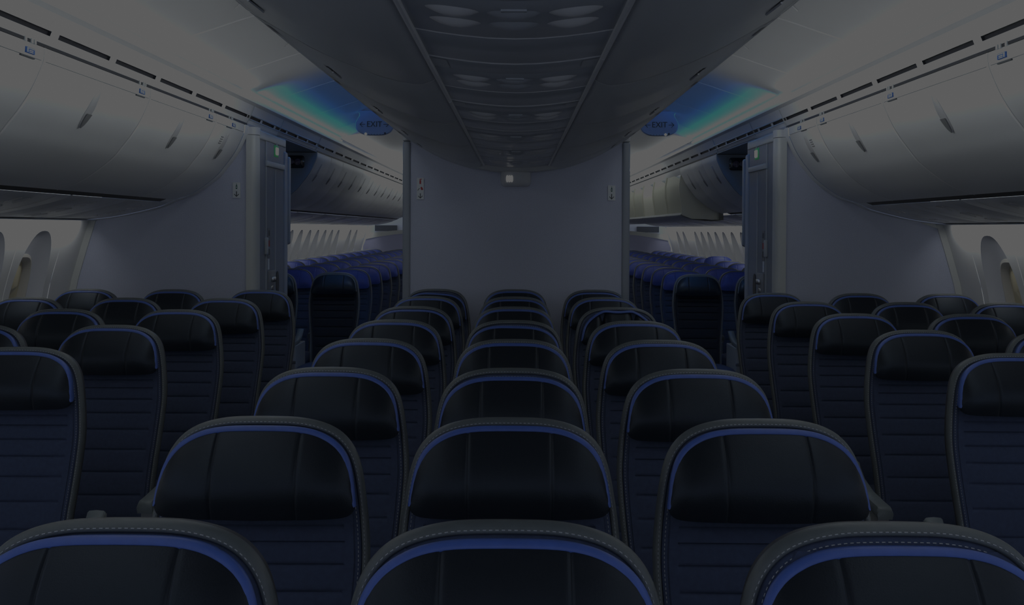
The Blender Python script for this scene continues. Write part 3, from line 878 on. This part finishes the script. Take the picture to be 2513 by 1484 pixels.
# headrest
HT = [(0, -.0125), (.06, -.0138), (.10, -.0205), (.130, -.034), (.150, -.051), (.163, -.072), (.1715, -.102), (.177, -.138), (.1785, -.150)]
HTS = smooth_path(HT, 4)
HB = [(0, -.174), (.10, -.172), (.15, -.170), (.168, -.166), (.176, -.159), (.1785, -.150)]
HBS = smooth_path(HB, 4)
def drop(x, c): return (.30 * max(0, abs(x) - .07) + .006 * math.exp(-(abs(x) / .05) ** 2)) * (1 if c else 0)
def push(h): return min(1, max(0, (-h - .012) / .11))
def headrest(name_mat, groove=.0035, gx=.075, crumple=0.0):
    topi = sorted([(x, z) for x, z in HTS]); boti = sorted([(x, z) for x, z in HBS])
    xs = sorted(set([round(q, 5) for q in [-.1785, -.177, -.174, -.170, -.165, -.158, -.15, -.14, -.125, -.11, -.095, -.06, -.045, -.03, -.015, 0] + [-gx + e for e in (-.010, -.005, -.0025, -.001, 0, .001, .0025, .005, .010)]]))
    xs = xs[:-1] + [0.0] + [-q for q in reversed(xs[:-1])]
    vs = [0, .02, .06, .12, .2, .32, .45, .58, .7, .8, .88, .94, .98, 1]
    rows = []
    for v in vs:
        row = []
        for x in xs:
            ht = interp(topi, abs(x)); hb = interp(boti, abs(x))
            e = max(abs(x) / .1785, 0)
            gprof = math.exp(-((abs(x) - gx) / (.0022 if not crumple else .0045)) ** 2) * min(1, max(0, v - .015) / .05)
            wob = crumple * math.exp(-((abs(x) - gx) / .012) ** 2)
            hh = ht + (hb - ht) * v - wob * .5 * (1 - v) - drop(x, crumple) * (1 - v)
            prof = (1 - (1 - min(1, v / .50)) ** 2.0) * (1 - (max(0, (v - .50)) / .50) ** 2.0 * .70)
            d = .021 + .036 * prof * (1 - .9 * e ** 6) - groove * gprof * (1 - .35 * v) - wob * 1.2 * (1 - v) - crumple * .25
            row.append(smap(x * 1.04, hh, d + .024 * push(hh)))
        rows.append(row)
    # roll under at the bottom
    rows.append([smap(x * 1.03, interp(boti, abs(x)) + .002, .024) for x in xs])
    rows.append([smap(x * 1.0, interp(boti, abs(x)) + .012, .0) for x in xs])
    mb = MB(); mb.rings(rows, False)
    return mb
def band(c=0):
    path = [(-x, z) for x, z in reversed(HTS)] + HTS[1:]
    path = [(x, z - drop(x, c) * max(0, 1 - max(0, -z - .012) / .14)) for x, z in path]
    n = len(path); rs = []
    for i in range(n):
        a = path[max(i - 1, 0)]; b = path[min(i + 1, n - 1)]
        t = Vector((b[0] - a[0], b[1] - a[1])).normalized(); nn = Vector((-t.y, t.x))
        if nn.dot(Vector((path[i][0], path[i][1] + .12))) < 0: nn = -nn
        e = min(1.0, min(i, n - 1 - i) / 6.0); e = .25 + .75 * e
        x, h = path[i]
        sec = [(-.002, -.002), (.010, .0005), (.0195, .0025), (.025, .0015), (.0278, -.002), (.0288, -.0055), (.0272, -.0078), (.024, -.0085)]
        rs.append([smap((x + nn.x * o * (e if o < 0 else 1)) * (1 + .04 * min(1, max(0, d / .02))), h + nn.y * o * (e if o < 0 else 1), d + .024 * push(h) * min(1, max(0, d / .02))) for d, o in sec])
    mb = MB(); mb.rings(rs, False); return mb
hr = headrest('leather').build('headrest', 'leather', seat, angle=50)
band_o = band().build('blue_band', 'leather_blue', hr, angle=80); band_o['label'] = 'bright blue leather band around the headrest top'
# seat cushion, frame, armrest
mb = MB()
rs = []
for y, zt, zb, w in ((-.14, .44, .36, .20), (-.16, .455, .34, .212), (-.30, .462, .33, .220), (-.48, .468, .33, .222), (-.56, .462, .33, .220), (-.60, .44, .345, .21), (-.612, .40, .37, .20)):
    ring = []
    for k in range(20):
        a = 2 * math.pi * k / 20; c, si = math.cos(a), math.sin(a)
        ring.append((w * math.copysign(abs(c) ** .35, c), y, (zt + zb) / 2 + (zt - zb) / 2 * math.copysign(abs(si) ** .5, si)))
    rs.append(ring)
mb.rings(rs, True, True, True); mb.build('seat_cushion', 'fabric', seat)
mb = MB(); mb.box(-.21, .21, -.55, -.10, .29, .34, .01); mb.box(-.14, -.11, -.50, -.46, 0, .30); mb.box(.11, .14, -.50, -.46, 0, .30); mb.box(-.14, -.11, -.18, -.14, 0, .30); mb.box(.11, .14, -.18, -.14, 0, .30)
mb.build('seat_frame', 'shell', seat, smooth=False)
def armrest(xc, par, block=False):
    w = .026
    mb = MB(); rs = []
    for y, z, t in ((-.145, .715, .012), (-.16, .705, .022), (-.22, .672, .026), (-.32, .650, .028), (-.44, .642, .030), (-.495, .640, .034), (-.506, .636, .034), (-.510, .630, .028)):
        rs.append([(xc - w, y, z - t * .4), (xc - w * .8, y, z), (xc, y, z + .002), (xc + w * .8, y, z), (xc + w, y, z - t * .4), (xc + w * .9, y, z - t), (xc - w * .9, y, z - t)])
    mb.rings(rs, True, True, True)
    a = mb.build('armrest', 'arm_pad', par, angle=60)
    mb = MB()
    if block: mb.box(xc - .028, xc + .028, -.50, -.10, .34, .615, .006)
    else:
        mb.poly([(xc - .018, -.49, .606), (xc - .018, -.49, .575), (xc - .018, -.30, .56), (xc - .018, -.12, .60), (xc - .018, -.115, .70), (xc - .018, -.145, .705), (xc - .018, -.22, .65), (xc - .018, -.32, .628)], (.036, 0, 0), None)
    mb.build('armrest_body', 'arm_body', a, smooth=False)
    if block:
        mb = MB(); mb.box(xc - .029, xc + .029, -.507, -.495, .475, .50, .003); mb.build('latch_band', 'steel', a)
    return a
hr_blue = headrest('x').build('tmp_h', 'headrest_blue', None, angle=50); ME_HB = hr_blue.data; bpy.data.objects.remove(hr_blue)
o = headrest('x', groove=.014, crumple=.030).build('tmp_c', 'leather', None, angle=50); ME_CR = o.data; bpy.data.objects.remove(o)
o = band().build('tmp_b', 'headrest_blue', None, angle=80); ME_BB = o.data; bpy.data.objects.remove(o)
o = band(1).build('tmp_k', 'leather_blue', None, angle=80); ME_CB = o.data; bpy.data.objects.remove(o)
# copy sources
arm_src = armrest(0.0, seat); 
nseat = 0
def put_seat(x, y, label, group, arms=(), dz=0.0, dy=0.0, tilt=0.0, variant=None, detail=True, blk=False):
    global nseat
    o = seat if nseat == 0 else copy_tree(seat)
    nseat += 1
    o.location = (x, y, 0); tag(o, label, 'seat', group)
    ch = {c.name.split('.')[0]: c for c in o.children}
    h = ch['headrest']; h.location = (0, dz * REC + dy, dz); h.rotation_euler = (0, 0, 0)
    if tilt:
        # tilt about the middle of the headrest
        c = Vector((0, -.02, TOPZ - .09)); h.matrix_local = Matrix.Translation(Vector(h.location)) @ Matrix.Translation(c) @ Matrix.Rotation(tilt, 4, 'Y') @ Matrix.Translation(-c)
    if variant == 'blue':
        h.data = ME_HB; h.children[0].data = ME_BB
        h.children[0]['label'] = 'blue leather band around the headrest top'
    elif variant == 'crumple':
        h.data = ME_CR; h.scale = (.97, 1, 1)
    elif variant == 'bulk':
        h.children[0].data = h.children[0].data.copy(); h.children[0].data.materials[0] = MATS['leather']; h.children[0]['label'] = 'black leather band around the headrest top'
    a = ch['armrest']
    if arms:
        a.location = (arms[0], 0, 0)
        for q in arms[1:]:
            a2 = copy_tree(a, o); a2.location = (q, 0, 0)
    return o
# make the seat prototype complete first, the copies follow
place = []
cy = [1.385, 2.15, 2.92, 3.69, 4.46, 5.235, 6.007, 6.74]
cdz = {(0, 0): (-.002, 0), (0, 1): (-.004, 0), (0, 2): (-.010, .0), (1, 0): (-.002, 0), (1, 2): (-.003, .0), (2, 1): (-.008, 0), (4, 1): (-.010, .02), (7, 0): (-.014, .06), (7, 2): (-.006, 0), (5, 0): (-.004, .0), (6, 1): (-.003, 0)}
rown = ['nearest', 'second', 'third', 'fourth', 'fifth', 'sixth', 'seventh', 'last']
for r in range(8):
    for c, xx, nm in ((0, -.475, 'left'), (1, -.004, 'middle'), (2, .475, 'right')):
        lab = 'dark navy airline seat with blue-edged black headrest, %s row of centre block, %s seat' % (rown[r], nm)
        var = None
        if (r, c) == (5, 2):
            lab = 'dark navy airline seat with crumpled folded headrest cover, sixth row of centre block'; var = 'crumple'
        dz, ti = cdz.get((r, c), (0, 0))
        place.append(dict(x=xx, y=cy[r], label=lab, group='seats in the centre block', arms=(-.238,) if c < 2 else (-.238, .25), dz=dz, tilt=ti, variant=var))
sy = [3.37, 4.15, 4.95, 5.75, 6.54]
for s in (-1, 1):
    for r in range(5):
        for c, xx, nm in ((0, 1.48, 'aisle'), (1, 1.985, 'middle'), (2, 2.485, 'window')):
            if (r == 0 and c > 0) or (r == 1 and c > 1) or (r == 2 and c > 1): continue
            arms = {0: (-s * .285, s * .2525), 1: (s * .25,), 2: (s * .24,)}[c]
            place.append(dict(x=s * xx, y=sy[r] - (.03 if s > 0 else 0), label='dark navy airline seat with blue-edged black headrest, %s row of %s block, %s seat' % (['nearest', 'second', 'third', 'fourth', 'last'][r], side_name[s], nm), group='seats in the %s block' % side_name[s], arms=arms, dz=-.003 * random.random()))
for s in (-1, 1):
    for r in range(14):
        for c, xx, nm in ((0, 1.48, 'aisle'), (1, 1.985, 'middle'), (2, 2.485, 'window')):
            y = 9.22 + .787 * r
            # skip the seats wholly hidden behind the centre divider or the closets
            if F * (xx - .22) / y < 270 and False: continue
            p_in = F * (xx - .21) / (y); p_out = F * (xx + .21) / (y - .05)
            if p_out < 283 or p_in > 575: continue
            if r == 0: lab = 'black bulkhead airline seat with shade-darkened fabric behind the %s closet, %s seat' % (side_name[s], nm)
            else: lab = 'blue headrest airline seat beyond the closets, %s row of %s aft block, %s seat' % (ordn[r], side_name[s], nm)
            dz = -.002 * random.random()
            if s > 0 and c == 2 and r == 6:
                dz = .045; lab = 'blue airline seat with raised headrest by the windows of the right aft block'
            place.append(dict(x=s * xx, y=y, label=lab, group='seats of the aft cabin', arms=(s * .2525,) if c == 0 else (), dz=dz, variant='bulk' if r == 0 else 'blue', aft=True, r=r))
SKIP = set()
first = True
for i, d in enumerate(place):
    d = dict(d); d.pop('aft', None); r = d.pop('r', None)
    if i == 0: continue
    put_kw = d
    o = copy_tree(seat); nseat += 1
    # reuse put_seat on the fresh copy
    def conf(o, x, y, label, group, arms=(), dz=0.0, tilt=0.0, variant=None):
        o.location = (x, y, 0); tag(o, label, 'seat', group)
        ch = {c.name.split('.')[0]: c for c in o.children}
        h = ch['headrest']; h.location = (0, dz * REC, dz)
        if tilt:
            c = Vector((0, -.02, TOPZ - .09)); M = Matrix.Translation(c) @ Matrix.Rotation(tilt, 4, 'Y') @ Matrix.Translation(-c)
            h.rotation_euler = (0, tilt, 0); h.location = Vector(h.location) + M.translation
        b = h.children[0]
        if variant == 'blue':
            h.data = ME_HB; b.data = ME_BB; del b['label']
        elif variant == 'crumple':
            h.data = ME_CR; b.data = ME_CB; h.scale = (.92, 1, 1)
        elif variant == 'bulk':
            b.data = ME_BULK; del b['label']
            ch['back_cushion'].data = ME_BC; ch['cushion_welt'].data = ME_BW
        a = ch['armrest']
        if not arms:
            for g in list(a.children): bpy.data.objects.remove(g)
            bpy.data.objects.remove(a)
        else:
            a.location = (arms[0], 0, 0)
            for q in arms[1:]:
                a2 = copy_tree(a, o); a2.location = (q, 0, 0)
    if first:
        ch0 = {c.name.split('.')[0]: c for c in seat.children}
        ME_BC = ch0['back_cushion'].data.copy(); ME_BC.materials[0] = MATS['fabric_unlit']
        ME_BW = ch0['cushion_welt'].data.copy(); ME_BW.materials[0] = MATS['fabric_unlit']
        ME_BULK = band_o.data.copy(); ME_BULK.materials[0] = MATS['trim_leather']; first = False
    conf(o, **put_kw)
    if r == 0:
        for c in list(o.children):
            if c.name.startswith('back_cushion'):
                pass
# the source seat itself takes the first place
d = dict(place[0]); d.pop('aft', None); d.pop('r', None)
conf(seat, **d)
# boxy tray armrest at the bulkhead row
for s in (-1, 1):
    par = [o for o in COL.objects if o.get('label', '').startswith('black bulkhead') and o.location.x * s > 0 and abs(abs(o.location.x) - 1.48) < .05]
    if par:
        for c in list(par[0].children):
            if c.name.startswith('armrest'):
                for g in list(c.children): bpy.data.objects.remove(g)
                bpy.data.objects.remove(c)
        armrest(s * .2525, par[0], True)

# ------------------------------------------------------------------ lights
def area(name, loc, dirv, sx, sy_, power, col=(1, 1, 1), spread=180):
    l = bpy.data.lights.new(name, 'AREA'); l.shape = 'RECTANGLE'; l.size = sx; l.size_y = sy_; l.energy = power; l.color = col
    l.spread = math.radians(spread)
    o = bpy.data.objects.new(name, l); COL.objects.link(o); o.location = loc
    d = Vector(dirv).normalized()
    # local -Z along d, local Y along world Y
    z = -d; yv = Vector((0, 1, 0)); x = yv.cross(z).normalized()
    o.rotation_euler = Matrix((x, yv, z)).transposed().to_euler()
    return o
WHITE = (.97, 1.0, .99)
COOL = (.86, .95, 1.0)
for s in (-1, 1):
    # ceiling cove wash, near cabin / passage / aft cabin
    area('cove_light_near', (s * 1.57, 2.25, H + .778), (-s * .75, 0, .66), .02, 8.8, 10, WHITE)
    area('cove_light_passage', (s * 1.572, 8.5, H + .784), (-s * .70, 0, .71), .02, 3.3, 33, (.03, .28, 1.0), 100)
    area('fill_light_near', (s * 1.0, 3.2, H + .97), (0, 0, -1), .4, 7.0, 40, COOL)  # added fill over the aisle, no fixture here
    area('fill_light_passage', (s * 1.05, 8.4, H + .95), (0, .80, -.60), .5, .25, 14, (.55, .72, 1.0), 120)  # added fill aimed aft at the seat fronts, no fixture here
    area('cove_light_aft', (s * 1.57, 15.2, H + .778), (-s * .75, 0, .66), .02, 9.8, 50, WHITE)
    # wash from the top of the centre bins towards the outboard bins
    area('bin_wash_near', (s * .60, 3.0, H + .587), (s * 1, 0, -.14), .03, 7.6, 39, WHITE, 104)
    area('bin_wash_aft', (s * .60, 16.2, H + .587), (s * 1, 0, -.14), .03, 7.2, 26, WHITE, 104)
    # sidewall wash under the bins
    area('sidewall_wash_near', (s * 2.60, 2.4, H + .034), (s * .5, 0, -.87), .02, 9.0, 45, WHITE, 150)
    area('sidewall_wash_aft', (s * 2.60, 15.0, H + .034), (s * .5, 0, -.87), .02, 10.2, 55, WHITE, 150)
    area('fill_light_aft', (s * 1.0, 15.2, H + .97), (0, 0, -1), .4, 9.0, 42, COOL)  # added fill to brighten the rear, no fixture here
w = bpy.data.worlds.new('World'); S.world = w; w.use_nodes = True
bg = w.node_tree.nodes['Background']; bg.inputs['Color'].default_value = (.62, .74, 1.0, 1); bg.inputs['Strength'].default_value = 3.0

# ------------------------------------------------------------------ camera
cam = bpy.data.cameras.new('Camera'); co = bpy.data.objects.new('Camera', cam); COL.objects.link(co)
cam.sensor_fit = 'HORIZONTAL'; cam.sensor_width = 36.0; cam.lens = F / 2513 * 36.0
PITCH = math.radians(1.0)
cam.shift_x = (2513 / 2 - 1269.5) / 2513
cam.shift_y = (561 + F * math.tan(PITCH) - 742) / 2513
co.location = (.008, 0, H)
co.rotation_euler = (Matrix.Rotation(math.pi / 2 - PITCH, 3, 'X') @ Matrix.Rotation(math.radians(.3), 3, 'Z')).to_euler()
cam.clip_start = .05
S.camera = co

# ------------------------------------------------------------------ tone: the photograph is a dim exposure whose whites clip at a mid grey
vs = S.view_settings
vs.view_transform = 'Standard'; vs.look = 'None'
vs.exposure = -3.22
vs.use_curve_mapping = True
cm = vs.curve_mapping
cm.extend = 'HORIZONTAL'
def lin(v): return v / 12.92 if v <= .04045 else ((v + .055) / 1.055) ** 2.4
def enc(v): return v * 12.92 if v <= .0031308 else 1.055 * v ** (1 / 2.4) - .055
c = cm.curves[3]
top = lin(.36)
pts = [(x, min(1, lin(.36 * enc(x)) / top)) for x in (.004, .012, .03, .07, .15, .3, .5, .75)]
c.points[0].location = (0, 0); c.points[1].location = (1, 1)
for p in pts: c.points.new(*p)
cm.update()
S.cycles.use_denoising = True
S.cycles.max_bounces = 8
S.cycles.diffuse_bounces = 5
